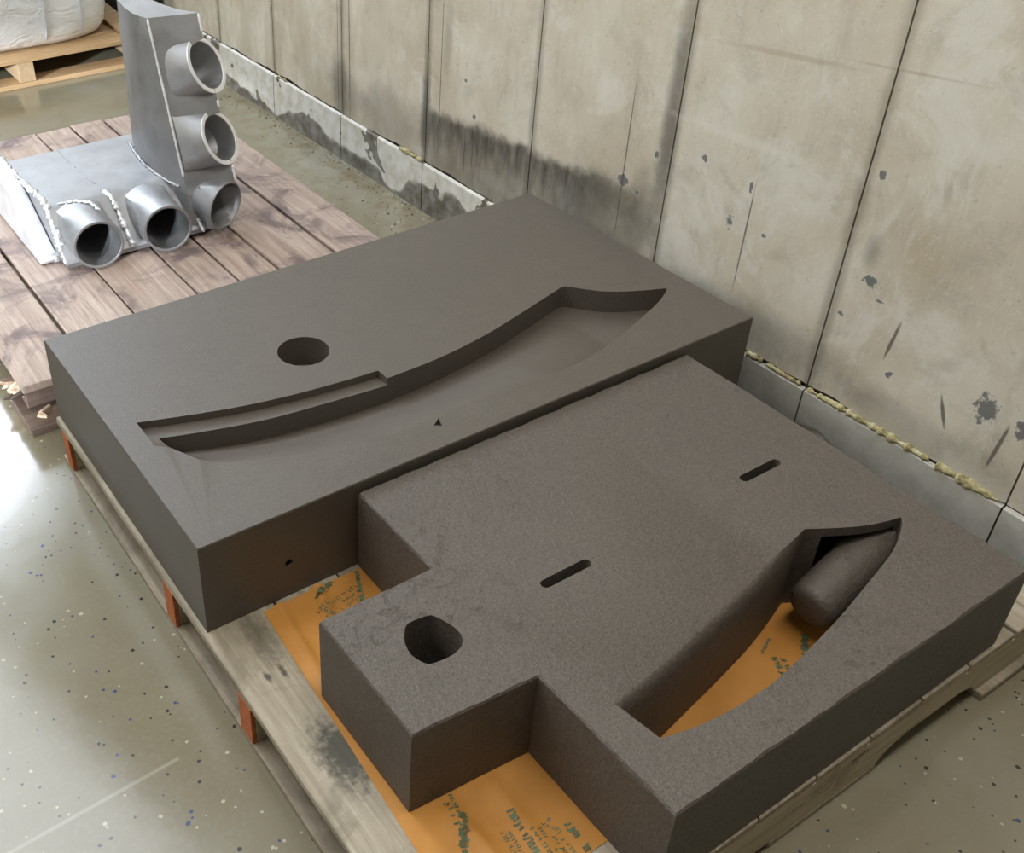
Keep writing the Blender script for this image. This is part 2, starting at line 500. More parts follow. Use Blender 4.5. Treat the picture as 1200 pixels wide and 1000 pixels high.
def inset(poly, d):
    n = len(poly)
    A = sum(poly[i][0] * poly[(i + 1) % n][1] - poly[(i + 1) % n][0] * poly[i][1] for i in range(n))
    s = 1 if A > 0 else -1
    out = []
    for i in range(n):
        p, q, r = Vector(poly[i - 1]), Vector(poly[i]), Vector(poly[(i + 1) % n])
        e1 = (q - p).normalized(); e2 = (r - q).normalized()
        n1 = Vector((-e1.y, e1.x)) * s; n2 = Vector((-e2.y, e2.x)) * s
        b = n1 + n2
        b = b / max(0.5, b.dot(n1)) if b.length > 1e-6 else n1
        dd = d(i) if callable(d) else d
        out.append(tuple(q + b * dd))
    return out


def cut(me, cutters):
    o = bpy.data.objects.new('tmp_body', me)
    COL.objects.link(o)
    tmp = [o]
    for c in cutters:
        co = bpy.data.objects.new('tmp_cut', c)
        COL.objects.link(co)
        tmp.append(co)
        md = o.modifiers.new('b', 'BOOLEAN')
        md.operation = 'DIFFERENCE'
        md.solver = 'EXACT'
        md.object = co
    dg = bpy.context.evaluated_depsgraph_get()
    res = bpy.data.meshes.new_from_object(o.evaluated_get(dg))
    for t in tmp:
        bpy.data.objects.remove(t, do_unlink=True)
    return res


def lerp_curve(pts, x):
    if x <= pts[0][0]:
        return pts[0][1]
    for (a, b) in zip(pts, pts[1:]):
        if x <= b[0]:
            t = (x - a[0]) / (b[0] - a[0])
            return a[1] + (b[1] - a[1]) * t
    return pts[-1][1]


def smooth_poly(pts, per=5):
    """open Catmull-Rom through 2D points"""
    P = [Vector(p) for p in pts]
    P = [2 * P[0] - P[1]] + P + [2 * P[-1] - P[-2]]
    out = []
    for i in range(1, len(P) - 2):
        for k in range(per):
            t = k / per
            a, b, c, d = P[i - 1], P[i], P[i + 1], P[i + 2]
            out.append(tuple(0.5 * ((2 * b) + (c - a) * t + (2 * a - 5 * b + 4 * c - d) * t * t + (3 * b - a - 3 * c + d) * t ** 3)))
    out.append(tuple(P[-2]))
    return out


def frame(n):
    n = Vector(n).normalized()
    t1 = n.cross(Vector((0, 0, 1)))
    t1 = t1.normalized() if t1.length > 1e-4 else Vector((1, 0, 0))
    return n, t1, n.cross(t1)


def circ(c, n, r, k=32):
    n, a, b = frame(n)
    c = Vector(c)
    return [c + (a * math.cos(2 * math.pi * i / k) + b * math.sin(2 * math.pi * i / k)) * r for i in range(k)]


# ------------------------------------------------------------------ setting
struct(box('floor', (-4.5, 1.60, -4.5, 7.0, -0.1, 0.0), FLOOR, None, 0))
XW = 1.524
_n = NT('painted_block_wall')
WALLP = _n.out(_n.ramp(_n.noise(2, 4), [(0.3, (0.40, 0.38, 0.32)), (0.7, (0.52, 0.50, 0.44))]), 0.7)
bm = bmesh.new()
for (ya, yb, za, zb) in ((-8.0, -1.96, 0.0, 3.6), (0.9, 7.0, 0.0, 3.6), (-1.96, 0.9, 1.21, 3.6)):
    r_ = bmesh.ops.create_cube(bm, size=1)
    for q in r_['verts']:
        q.co = Vector((-3.1 + 0.2 * q.co.x, (ya + yb) / 2 + (yb - ya) * q.co.y, (za + zb) / 2 + (zb - za) * q.co.z))
me = bpy.data.meshes.new('m'); bm.to_mesh(me); bm.free()
struct(link('wall_left', me, WALLP))
wall = struct(box('wall_right', (XW + 0.012, XW + 0.16, -4.5, 7.0, 0.0, 3.0), JOINT, None, 0))
joints = [-1.94 - 0.52 * 3, -1.94 - 0.52 * 2, -1.94 - 0.52, -1.94, -1.418, -0.920, -0.396, 0.126, 0.652, 1.180, 1.705, 2.199, 2.72, 3.24, 3.76, 4.28, 4.80, 5.32, 5.84, 6.36, 6.9]
for j0, j1 in zip(joints, joints[1:]):
    g = 0.0022
    y0, y1 = j0 + g, j1 - g
    k = 26
    bot = []
    for i in range(k + 1):
        y = y0 + (y1 - y0) * i / k
        bot.append((y, 0.184 + 0.012 * pnoise(Vector((y * 5, 1.3, 0))) + 0.006 * pnoise(Vector((y * 26, 4.3, 0)))))
    v, f = [], []
    for x in (XW, XW + 0.011):
        for (y, z) in bot:
            v.append((x, y, z))
        for (y, z) in bot:
            v.append((x, y, 2.98))
    n1 = k + 1
    for i in range(k):
        f.append((i, i + 1, n1 + i + 1, n1 + i))
        o_ = 2 * n1
        f.append((o_ + i, o_ + n1 + i, o_ + n1 + i + 1, o_ + i + 1))
        f.append((i, o_ + i, o_ + i + 1, i + 1))
        f.append((n1 + i, n1 + i + 1, o_ + n1 + i + 1, o_ + n1 + i))
    f.append((0, n1, 3 * n1, 2 * n1))
    f.append((k, 2 * n1 + k, 3 * n1 + k, n1 + k))
    link('wall_panel', from_py(v, f), PANEL, wall)

base = struct(box('baseboard_right', (XW - 0.002, XW + 0.011, -4.5, 7.0, 0.0, 0.168), JOINT, None, 0))
for j0, j1 in zip(joints, joints[1:]):
    v, f = [], []
    k = 22
    for i in range(k + 1):
        y = j0 + 0.002 + (j1 - j0 - 0.004) * i / k
        prof = [(XW - 0.0105, 0.0), (XW - 0.0105, 0.03), (XW - 0.0105, 0.08), (XW - 0.0105, 0.13), (XW - 0.0100, 0.172), (XW + 0.002, 0.1755)]
        for (x, z) in prof:
            w_ = 0.0014 * pnoise(Vector((y * 9, z * 22, 2.2)))
            v.append((x + w_, y, z + (0.5 * w_ if z > 0.1 else 0)))
    m = 6
    for i in range(k):
        for q in range(m - 1):
            f.append((i * m + q, (i + 1) * m + q, (i + 1) * m + q + 1, i * m + q + 1))
    me = from_py(v, f, False)
    link('plinth_block', sharp(me, 35), PLINTH, base)
# foam squeezed out of the joint under the panels
def foam(y0, y1, r, name='foam_bead'):
    k = max(6, int((y1 - y0) / 0.005))
    rings = []
    for i in range(k + 1):
        y = y0 + (y1 - y0) * i / k
        rr = 0.8 * r * (0.70 + 0.9 * pnoise(Vector((y * 75, 0.7, r * 90))))
        if i in (0, k):
            rr *= 0.3
        rr = max(rr, 0.001)
        rings.append([(XW - 0.004 + rr * 0.9 * math.cos(a), y, 0.180 + 0.003 * pnoise(Vector((y * 12, 3, 0))) + rr * math.sin(a)) for a in [q * math.pi / 4 for q in range(8)]])
    link(name, sharp(rings_me(rings), 80), FOAM, wall)
for a, b, r in ((-1.405, -1.262, 0.016), (-1.245, -0.955, 0.0125), (-0.955, -0.925, 0.009), (-0.905, -0.80, 0.008), (-0.79, -0.74, 0.013), (0.655, 0.80, 0.013), (1.6, 1.68, 0.008)):
    foam(a, b, r)

# ------------------------------------------------------------------ front pallet
pal = thing('wooden_pallet', 'weathered wooden pallet with orange painted stringer ends under both sand moulds', 'pallet')
bx = [(-0.008, 0.140)] + [(0.144 + 0.1395 * i, 0.144 + 0.1395 * i + 0.1355) for i in range(8)] + [(1.266, 1.335), (1.340, 1.43)]
for (a, b) in bx:
    box('deck_board', (a, b, -1.615, 0.0, 0.116, 0.135), WOOD_FRONT, pal, 0.002, 0.0012)
for i, (ya, yb) in enumerate(((-0.075, -0.036), (-0.659, -0.614), (-0.987, -0.940))):
    s = box('stringer', (0.0, 1.43, ya, yb, 0.019, 0.1155), WOOD_STR, pal, 0.002, 0.001)
    box('painted_end', (-0.0095, -0.0002, ya, yb, 0.019, 0.1150), PAINT_ORANGE, s, 0.001)
# front stringer with fork notches
prof = [(0.0, 0.019), (0.20, 0.019), (0.215, 0.045), (0.235, 0.055), (0.42, 0.055), (0.44, 0.045), (0.455, 0.019), (0.895, 0.019), (0.91, 0.034), (0.935, 0.048), (0.97, 0.055),
        (1.13, 0.055), (1.17, 0.045), (1.19, 0.019), (1.43, 0.019), (1.43, 0.1155), (0.0, 0.1155)]
me = rings_me([[(x, -1.615, z) for x, z in prof], [(x, -1.575, z) for x, z in prof]])
fs = link('stringer', me, WOOD_STR, pal)
box('painted_end', (-0.0095, -0.0002, -1.614, -1.576, 0.019, 0.1150), PAINT_ORANGE, fs, 0.001)
# faint treatment stamp on the front stringer
v, f = [], []
def stroke(v, f, P0, P1, wd, up):
    P0, P1, up = Vector(P0), Vector(P1), Vector(up)
    d = (P1 - P0).normalized()
    s_ = d.cross(up).normalized() * wd / 2
    i = len(v)
    for p in (P0 - s_, P1 - s_, P1 + s_, P0 + s_):
        v.append(tuple(p))
    f.append((i, i + 1, i + 2, i + 3))
Y_ = -1.6154
rs = random.Random(3)
def stamp_line(x0, x1, zc, h):
    x = x0
    while x < x1:
        stroke(v, f, (x, Y_, zc - h / 2), (x + rs.uniform(-0.001, 0.001), Y_, zc + h / 2), 0.0012, (0, 1, 0))
        if rs.random() < 0.6:
            zz = zc + rs.choice((-1, 0, 1)) * h / 2
            stroke(v, f, (x, Y_, zz), (x + 0.005, Y_, zz), 0.0012, (0, 1, 0))
        x += rs.uniform(0.005, 0.008)
stamp_line(0.70, 0.76, 0.083, 0.010); stamp_line(0.71, 0.765, 0.066, 0.010); stamp_line(0.66, 0.69, 0.07, 0.014)
stroke(v, f, (0.78, Y_, 0.045), (0.775, Y_, 0.10), 0.001, (0, 1, 0)); stroke(v, f, (0.64, Y_, 0.045), (0.645, Y_, 0.10), 0.001, (0, 1, 0))
stroke(v, f, (0.80, Y_, 0.095), (0.845, Y_, 0.099), 0.006, (0, 1, 0)); stroke(v, f, (0.81, Y_, 0.083), (0.825, Y_, 0.085), 0.004, (0, 1, 0))
link('stamp_mark', from_py(v, f, False), STAMP, fs)
for (a, b) in ((-0.008, 0.10), (0.62, 0.90), (1.195, 1.43)):
    box('bottom_board', (a, b, -1.63 if a > 1 else -1.615, 0.0, 0.0, 0.0185), WOOD_FRONT, pal, 0.002, 0.001)

# ------------------------------------------------------------------ far pallet
fp = thing('wooden_pallet', 'old plank pallet with brown stained boards under the aluminium casting', 'pallet')
gx = [-0.042, 0.138, 0.332, 0.524, 0.657, 0.785, 0.975, 1.14]
for i, (a, b) in enumerate(zip(gx, gx[1:])):
    y0 = 0.160 + random.uniform(-0.006, 0.01)
    box('plank', (a + 0.004, b - 0.004, y0, 1.73 + random.uniform(-0.008, 0.008), 0.114, 0.135 + random.uniform(-0.002, 0.0015)), WOOD_FAR, fp, 0.002, 0.002)
for (ya, yb) in ((0.225, 0.325), (0.92, 1.01), (1.62, 1.71)):
    box('stringer', (-0.02, 1.13, ya, yb, 0.021, 0.1135), WOOD_FARX, fp, 0.002, 0.002)
    box('bottom_board', (-0.044, 1.14, ya - 0.093, yb - 0.02, 0.0, 0.0205), WOOD_FARX, fp, 0.002, 0.0015)
# broken stringer end with pale splinters
rs = random.Random(11)
for i in range(9):
    y = 0.235 + i * 0.011
    z = 0.075 + rs.uniform(-0.03, 0.03)
    p0, tip = Vector((-0.015, y, z)), Vector((-0.05 - rs.uniform(0, 0.022), y - rs.uniform(-0.01, 0.015), z + rs.uniform(-0.03, 0.025)))
    r = rs.uniform(0.005, 0.010)
    ring = [p0 + Vector((0, r * math.cos(a), 1.6 * r * math.sin(a))) for a in (0.3, 1.6, 2.9, 4.2, 5.4)]
    me = rings_me([ring, [p * 0.35 + (tip + (p - p0) * 0.5) * 0.65 for p in ring], [tip + (p - p0) * 0.08 for p in ring]])
    link('splinter', me, WOOD_SPLINT if i % 3 else WOOD_FARX, fp)
# splinter chip lying on the lower board
me = rings_me([[(-0.014, 0.178, 0.0215), (0.006, 0.160, 0.0215), (0.011, 0.166, 0.0215), (0.004, 0.186, 0.0215), (0.034, 0.205, 0.0215), (0.030, 0.212, 0.0215), (-0.006, 0.194, 0.0215)],
               [(-0.012, 0.179, 0.027), (0.006, 0.163, 0.026), (0.009, 0.167, 0.027), (0.002, 0.186, 0.029), (0.031, 0.205, 0.027), (0.028, 0.210, 0.027), (-0.004, 0.192, 0.028)]])
tag(link('wood_chip', me, WOOD_SPLINT), 'pale wood chip lying on the low front board of the plank pallet', 'wood chip')

# ------------------------------------------------------------------ sand mould with blade-shaped recess
ZA = 0.347
ring0 = subdiv([(0, 0), (0, -0.803), (1.4225, -0.803), (1.4225, 0)], 0.03)
bodyA = rings_me([[(x, y, 0.1352) for x, y in ring0], [(x, y, ZA - 0.0025) for x, y in ring0],
                  [(x, y, ZA) for x, y in inset(ring0, 0.0018)]])
U = [(0.064, -0.455), (0.078, -0.455), (0.189, -0.489), (0.297, -0.516), (0.414, -0.532), (0.539, -0.545), (0.571, -0.547), (0.71, -0.544), (0.856, -0.524), (1.005, -0.489), (1.15, -0.452)]
U = smooth_poly(U, 4) + smooth_poly([(1.15, -0.452), (1.193, -0.505), (1.228, -0.536), (1.282, -0.567), (1.352, -0.597)], 5)[1:]
LW = [(0.078, -0.512), (0.104, -0.566), (0.125, -0.600), (0.175, -0.632), (0.26, -0.668), (0.345, -0.695), (0.464, -0.717), (0.624, -0.720), (0.787, -0.722), (0.893, -0.727),
      (0.958, -0.724), (1.068, -0.705), (1.187, -0.668), (1.268, -0.641), (1.316, -0.620), (1.352, -0.600)]
LW = smooth_poly(LW, 4)


def loft_cutter(xs, up, lo, depth, k=14):
    rings = []
    for x in xs:
        u, l = up(x), lo(x)
        r = [(x, u, ZA + 0.05)]
        for q in range(k + 1):
            t = q / k
            r.append((x, u + (l - u) * t, ZA - depth(x, t)))
        r.append((x, l, ZA + 0.05))
        rings.append(r)
    return rings_me(rings)


def dA(x, t):
    e = -0.0006 if x < 0.84 else -0.0006 + 0.052 * min(1, max(0, (x - 0.84) / 0.27)) ** 1.4
    d0 = 0.058 + 0.009 * min(1, max(0, (0.75 - x) / 0.3)) - 0.012 * max(0, (0.25 - x) / 0.25)
    return e + (d0 - e) * (1 - t) ** 1.25


xs = [0.079 + (1.3505 - 0.079) * i / 110 for i in range(111)]
deep = loft_cutter(xs, lambda x: lerp_curve(U, x), lambda x: min(lerp_curve(LW, x), lerp_curve(U, x) - 0.002), dA)
G = smooth_poly([(0.054, -0.402), (0.157, -0.437), (0.261, -0.468), (0.375, -0.491), (0.496, -0.506), (0.569, -0.512)], 5)
xs2 = [0.0555 + (0.5695 - 0.0555) * i / 44 for i in range(45)]
LG = [(0.05, -0.487), (0.079, -0.515)] + [p for p in LW if p[0] > 0.08]
groove = loft_cutter(xs2, lambda x: lerp_curve(G, x), lambda x: lerp_curve(LG, x), lambda x, t: 0.0185 * (1 - t ** 2.2) - 0.0006)
hole = rings_me([circ((0.4715, -0.358, ZA + 0.05), (0, 0, 1), 0.0585, 48), circ((0.4715, -0.358, ZA - 0.075), (0, 0, 1), 0.0575, 48)])
tri = rings_me([[(0.578, -0.722, z), (0.570, -0.747, z), (0.557, -0.736, z)] for z in (ZA - 0.012, ZA + 0.03)])
fh = rings_me([circ((0.178, -0.85, 0.2205), (0, 1, 0), 0.0085, 20), circ((0.178, -0.78, 0.2205), (0, 1, 0), 0.0085, 20)])
me = cut(bodyA, [deep, groove, hole, tri, fh])
mA = link('sand_mould', sharp(me, 28), SAND_A)
tag(mA, 'long dark sand casting mould block with curved blade recess and round hole', 'mould')

# ------------------------------------------------------------------ sand mould with crescent opening
ZB = 0.3276
outB = [(0.329, -0.809), (0.329, -1.043), (0.104, -1.043), (0.104, -1.311), (0.333, -1.327), (0.335, -1.614), (1.200, -1.608), (1.205, -0.809)]
fine = subdiv(outB, 0.009)
rj = random.Random(5)
def jit_(i):
    x, y = fine[i]
    return 0.0025 + 0.0022 * pnoise(Vector((x * 45, y * 45, 0))) + 0.0018 * pnoise(Vector((x * 16, y * 16, 5)))
low = inset(fine, lambda i: 0.0006 * pnoise(Vector((fine[i][0] * 20, fine[i][1] * 20, 9))))
top1 = inset(fine, lambda i: 0.5 * max(0, jit_(i) - 0.001))
top2 = inset(fine, lambda i: jit_(i) + 0.001)
bodyB = rings_me([[(x, y, 0.1375) for x, y in low], [(x, y, ZB - 0.012) for x, y in low], [(x, y, ZB - 0.0035) for x, y in top1], [(x, y, ZB) for x, y in top2]])
c_right = smooth_poly([(0.409, -1.511), (0.446, -1.520), (0.492, -1.528), (0.559, -1.533), (0.638, -1.531), (0.737, -1.517), (0.836, -1.499), (0.929, -1.478), (1.014, -1.458), (1.066, -1.441), (1.113, -1.418), (1.129, -1.404)], 3)
c_up = smooth_poly([(1.129, -1.404), (1.089, -1.395), (1.047, -1.380), (1.0, -1.356), (0.955, -1.330)], 3)
c_left = smooth_poly([(0.955, -1.330), (0.887, -1.352), (0.805, -1.374), (0.695, -1.396), (0.595, -1.414), (0.502, -1.430), (0.412, -1.440)], 4)
cres = c_right + c_up[1:] + c_left[1:]
_k0 = len(c_right) + len(c_up) - 2
flare = [min(1.0, max(0.0, (i - _k0) / 7.0)) for i in range(len(cres))]
def fl(amount):
    return inset(cres, lambda i: -amount * flare[i])
cresc = rings_me([[(x, y, 0.10) for x, y in cres], [(x, y, ZB - 0.030) for x, y in cres], [(x, y, ZB - 0.014) for x, y in fl(0.0035)], [(x, y, ZB - 0.004) for x, y in fl(0.010)], [(x, y, ZB + 0.0005) for x, y in fl(0.018)], [(x, y, ZB + 0.03) for x, y in fl(0.03)]])
under = rings_me([[(0.985, -1.352, z), (1.05, -1.40, z), (1.115, -1.408, z), (1.16, -1.35, z), (1.14, -1.27, z), (1.03, -1.25, z), (0.990, -1.29, z)] for z in (0.10, ZB - 0.020)])
octa = smooth_poly([(0.213, -1.134), (0.226, -1.127), (0.256, -1.130), (0.270, -1.138), (0.283, -1.176), (0.281, -1.199), (0.269, -1.213), (0.245, -1.220), (0.211, -1.217), (0.199, -1.209), (0.191, -1.184), (0.197, -1.157), (0.213, -1.134)], 3)[:-1]
octc = rings_me([[(x, y, z) for x, y in octa] for z in (0.165, ZB + 0.03)])
def slot(x0, x1, y, r):
    pts = [(x1 - r + r * math.cos(a), y + r * math.sin(a)) for a in [-math.pi / 2 + math.pi * k / 8 for k in range(9)]]
    pts += [(x0 + r + r * math.cos(a), y + r * math.sin(a)) for a in [math.pi / 2 + math.pi * k / 8 for k in range(9)]]
    return rings_me([[(x, yy, z) for x, yy in pts] for z in (ZB - 0.07, ZB + 0.03)])
me = cut(bodyB, [cresc, under, octc, slot(0.463, 0.573, -1.181, 0.0095), slot(0.965, 1.073, -1.174, 0.0095)])
mB = link('sand_mould', sharp(me, 32), SAND_B)
tag(mB, 'stepped coarse sand mould block with crescent opening showing orange paper', 'mould')
# round core left standing in the crescent
p0, p1 = Vector((0.905, -1.408, 0.218)), Vector((1.185, -1.372, 0.262))
ax = (p1 - p0).normalized()
rings = []
for (s_, r) in ((0.0, 0.020), (0.001, 0.030), (0.005, 0.039), (0.012, 0.0435), (0.03, 0.045), (0.12, 0.0455), (0.20, 0.047), (0.29, 0.049)):
    rings.append([p + Vector([0.0012 * pnoise(p * 40 + Vector((k, 0, 0))) for k in range(3)]) for p in circ(p0 + ax * s_, ax, r, 36)])
link('core', sharp(rings_me(rings), 60), SAND_B, mB)

# ------------------------------------------------------------------ kraft paper under the stepped mould
def pz(x, y):
    z = 0.1358
    free = 1.0
    if 0.32 < x or (y < -1.03 and y > -1.32 and x > 0.10):
        free = 0.0 if not (y < -1.33 and x < 0.33) else 1.0
    z += 0.0009 * (1 + pnoise(Vector((x * 9, y * 9, 0)))) * (0.4 + 0.6 * free)
    if free:
        # creases running with the sheet
        d = abs((x - 0.205) - 0.22 * (y + 0.92))
        if y > -1.03:
            z += 0.013 * max(0, 1 - d / 0.016) + 0.009 * max(0, 1 - abs(x - 0.135 - 0.1 * (y + 0.9)) / 0.012)
        if y < -1.335:
            z += 0.010 * max(0, 1 - abs(x - 0.165 + 0.10 * (y + 1.4)) / 0.022) + 0.005 * max(0, 1 - abs(x - 0.245) / 0.025)
    return z
nx, ny = 110, 76
x0, x1, y0, y1 = 0.0, 1.10, -1.515, -0.815
v, f = [], []
for j in range(ny + 1):
    y = y0 + (y1 - y0) * j / ny
    left = 0.112 - 0.115 * 0 + (y + 0.81) * 0.062
    for i in range(nx + 1):
        x = left + (x1 - left) * i / nx
        v.append((x, y, pz(x, y)))
for j in range(ny):
    for i in range(nx):
        a = j * (nx + 1) + i
        f.append((a, a + 1, a + nx + 2, a + nx + 1))
paper = link('kraft_paper_sheet', sharp(from_py(v, f, False), 80), PAPER)
tag(paper, 'creased orange kraft paper sheet spread on the pallet under the stepped mould', 'paper')
v, f = [], []
rs = random.Random(21)
def print_block(cx_, cy_, w_, h_, rows, ang, wd=0.0018, dens=0.75):
    ca, sa = math.cos(ang), math.sin(ang)
    for r in range(rows):
        t = -h_ / 2 + h_ * (r + 0.5) / rows
        x = -w_ / 2
        while x < w_ / 2:
            if rs.random() < dens:
                hh = h_ / rows * rs.uniform(0.4, 0.75)
                a = (x, t - hh / 2); b = (x + rs.uniform(-0.002, 0.002), t + hh / 2)
                c = (x + rs.uniform(0.002, 0.004), t + rs.choice((-1, 0, 1)) * hh / 2)
                for (q0, q1) in ((a, b), (b if c[1] > t else a, c)):
                    if math.dist(q0, q1) < 1e-4:
                        continue
                    P = []
                    for q in (q0, q1):
                        X, Y = cx_ + q[0] * ca - q[1] * sa, cy_ + q[0] * sa + q[1] * ca
                        P.append((X, Y, pz(X, Y) + 0.0006))
                    stroke(v, f, P[0], P[1], wd, (0, 0, 1))
            x += rs.uniform(0.004, 0.007)
print_block(0.232, -1.445, 0.10, 0.016, 1, 1.45, 0.004)
print_block(0.205, -1.462, 0.09, 0.02, 2, 1.45)
print_block(0.262, -1.470, 0.075, 0.045, 4, 1.5)
print_block(0.300, -1.480, 0.06, 0.02, 1, 1.5, 0.004)
print_block(0.165, -1.345, 0.055, 0.022, 2, 1.3, 0.0035)
print_block(0.155, -1.385, 0.06, 0.02, 1, 1.0, 0.006, 0.95)
print_block(0.255, -0.900, 0.10, 0.09, 7, 0.2)
print_block(0.290, -0.88, 0.13, 0.012, 1, 1.15, 0.006, 0.95)
print_block(0.235, -0.83, 0.06, 0.015, 1, 0.5, 0.006, 0.95)
print_block(0.830, -1.440, 0.055, 0.03, 2, 1.1, 0.004)
print_block(0.905, -1.425, 0.06, 0.018, 1, 0.7, 0.007, 0.95)
print_block(0.845, -1.385, 0.05, 0.008, 1, 0.4, 0.003)
print_block(0.560, -1.470, 0.04, 0.02, 1, 1.1, 0.006, 0.95)
pl_ = link('printed_lettering', from_py(v, f, False), INK, paper)
pl_['kind'] = 'stuff'

# ------------------------------------------------------------------ aluminium casting
ca = thing('aluminium_casting', 'silver L-shaped aluminium casting with five round nozzles on the plank pallet', 'casting')
ZT = 0.288
ZD = 0.138


EUP = Vector((0, 0.345, 0.9385))          # up the leaning face of the column
EOUT = Vector((0.06, -0.937, 0.343)).normalized()


def nozzle_body(i, c, n, r, k=40):
    """arched body that grows from the flat plate into the round mouth"""
    ring = circ(c, n, r, k)
    c = Vector(c)
    if i < 2:          # on the horizontal block, running back along +Y
        rings = [ring]
        for t in (0.25, 0.5, 0.75, 1.0):
            rr = []
            for p in ring:
                d = p - c
                q = Vector((d.x, 0, d.z)) / r
                m_ = max(abs(q.x), abs(q.z), 1e-6)
                sq = q * (1 + (1 / m_ - 1) * 0.55 * t)          # towards a rounded box
                tgt = Vector((c.x, 0.80, c.z)) + Vector((sq.x * (r + 0.010 * t), 0, sq.z * r))
                rr.append(p + (tgt - p) * t)
            rings.append(rr)
        return rings_me(rings)
    rings = [ring]
    for t in (0.3, 0.6, 1.0):
        rr = []
        for p in ring:
            d = p - c
            u, m_ = d.dot(EUP), d.dot(EOUT)
            if i == 2:
                tgt = Vector((0.700, 0.655, c.z + 0.004)) + EUP * u * 0.95 + EOUT * max(m_, -0.02) * 0.30
            else:
                tgt = c + Vector((0.676 - c.x, 0.026, 0.0)) + EUP * u + EOUT * (max(m_, -0.02) * 0.05 + 0.001)
            rr.append(p + (tgt - p) * t)
        rings.append(rr)
    return rings_me(rings)


def back_cone(c, n, r, length, k=40):
    n_ = Vector(n).normalized()
    return rings_me([circ(Vector(c), n, r * 0.999, k), circ(Vector(c) - n_ * length * 0.55, n, r * 0.86, k), circ(Vector(c) - n_ * length, n, r * 0.45, k)])


def union(a, b):
    o = bpy.data.objects.new('tmp_a', a); COL.objects.link(o)
    p = bpy.data.objects.new('tmp_b', b); COL.objects.link(p)
    md = o.modifiers.new('u', 'BOOLEAN'); md.operation = 'UNION'; md.solver = 'EXACT'; md.object = p
    res = bpy.data.meshes.new_from_object(o.evaluated_get(bpy.context.evaluated_depsgraph_get()))
    for t in (o, p):
        bpy.data.objects.remove(t, do_unlink=True)
    return res


def funnel(c, n, segs, k=36):
    n_ = Vector(n).normalized()
    return rings_me([circ(Vector(c) - n_ * d, n, r, k) for d, r in segs])


def az_el(az, el):
    a, e = math.radians(az), math.radians(el)
    return Vector((math.sin(a) * math.cos(e), -math.cos(a) * math.cos(e), math.sin(e)))


noz = [  # centre, normal, radius, back direction, length, funnel (depth, radius)
    (Vector((0.352, 0.618, 0.2145)), az_el(-6, 0), 0.0735, (0.0, 1, 0), 0.16, [(-0.02, 0.066), (0.0, 0.066), (0.08, 0.055), (0.20, 0.045)], -0.0),
    (Vector((0.562, 0.606, 0.2130)), az_el(-8, 1), 0.0725, (0.0, 1, 0), 0.17, [(-0.02, 0.065), (0.0, 0.065), (0.08, 0.055), (0.20, 0.045)], 0),
    (Vector((0.764, 0.632, 0.2240)), az_el(25, -7), 0.0760, (-0.75, 0.45, 0), 0.09, [(-0.07, 0.071), (0.0, 0.071), (0.07, 0.052), (0.10, 0.026), (0.15, 0.022)], 0),
    (Vector((0.800, 0.708, 0.4080)), az_el(35, 27), 0.0835, (-1, 0.12, 0), 0.135, [(-0.07, 0.0705), (0.0, 0.0705), (0.06, 0.056), (0.095, 0.022), (0.11, 0.014)], 0),
    (Vector((0.812, 0.787, 0.6050)), az_el(35, 27), 0.0850, (-1, 0.12, 0), 0.135, [(-0.07, 0.0715), (0.0, 0.0715), (0.06, 0.056), (0.095, 0.022), (0.11, 0.014)], 0)]

# horizontal body: top, sloping nozzle face
def base_profile(x):
    s_ = 0.004 * pnoise(Vector((x * 8, 0, 0)))
    return [(1.185 + s_, ZD + 0.01), (1.185 + s_, ZT - 0.02), (1.170, ZT), (0.96, ZT + 0.002), (0.790 + s_, ZT), (0.772 + s_, ZT - 0.008), (0.655 + s_, ZD + 0.020), (0.655, ZD + 0.008)]
xs = [0.262 + (0.690 - 0.262) * i / 24 for i in range(25)]
me = rings_me([[(x, y, z) for y, z in base_profile(x)] for x in xs])
me = cut(me, [funnel(c, n, s_) for (c, n, r, bk, ln, s_, _) in noz[:2]])
link('base_body', sharp(me, 30), ALU, ca)
# end flange
fpro = [(1.30, ZD + 0.01), (1.30, ZT - 0.01), (1.28, ZT + 0.004), (0.985, ZT + 0.006), (0.955, ZT - 0.006), (0.725, ZD + 0.012), (0.728, ZD + 0.004)]
rings = []
for i in range(7):
    x = 0.206 + (0.258 - 0.206) * i / 6
    e = 0.004 if i in (0, 6) else 0
    rings.append([(x, y + (e if y < 1 else -e), z - (e if z > 0.2 else 0)) for y, z in fpro])
link('end_flange', sharp(rings_me(rings), 30), ALU_BRIGHT, ca)
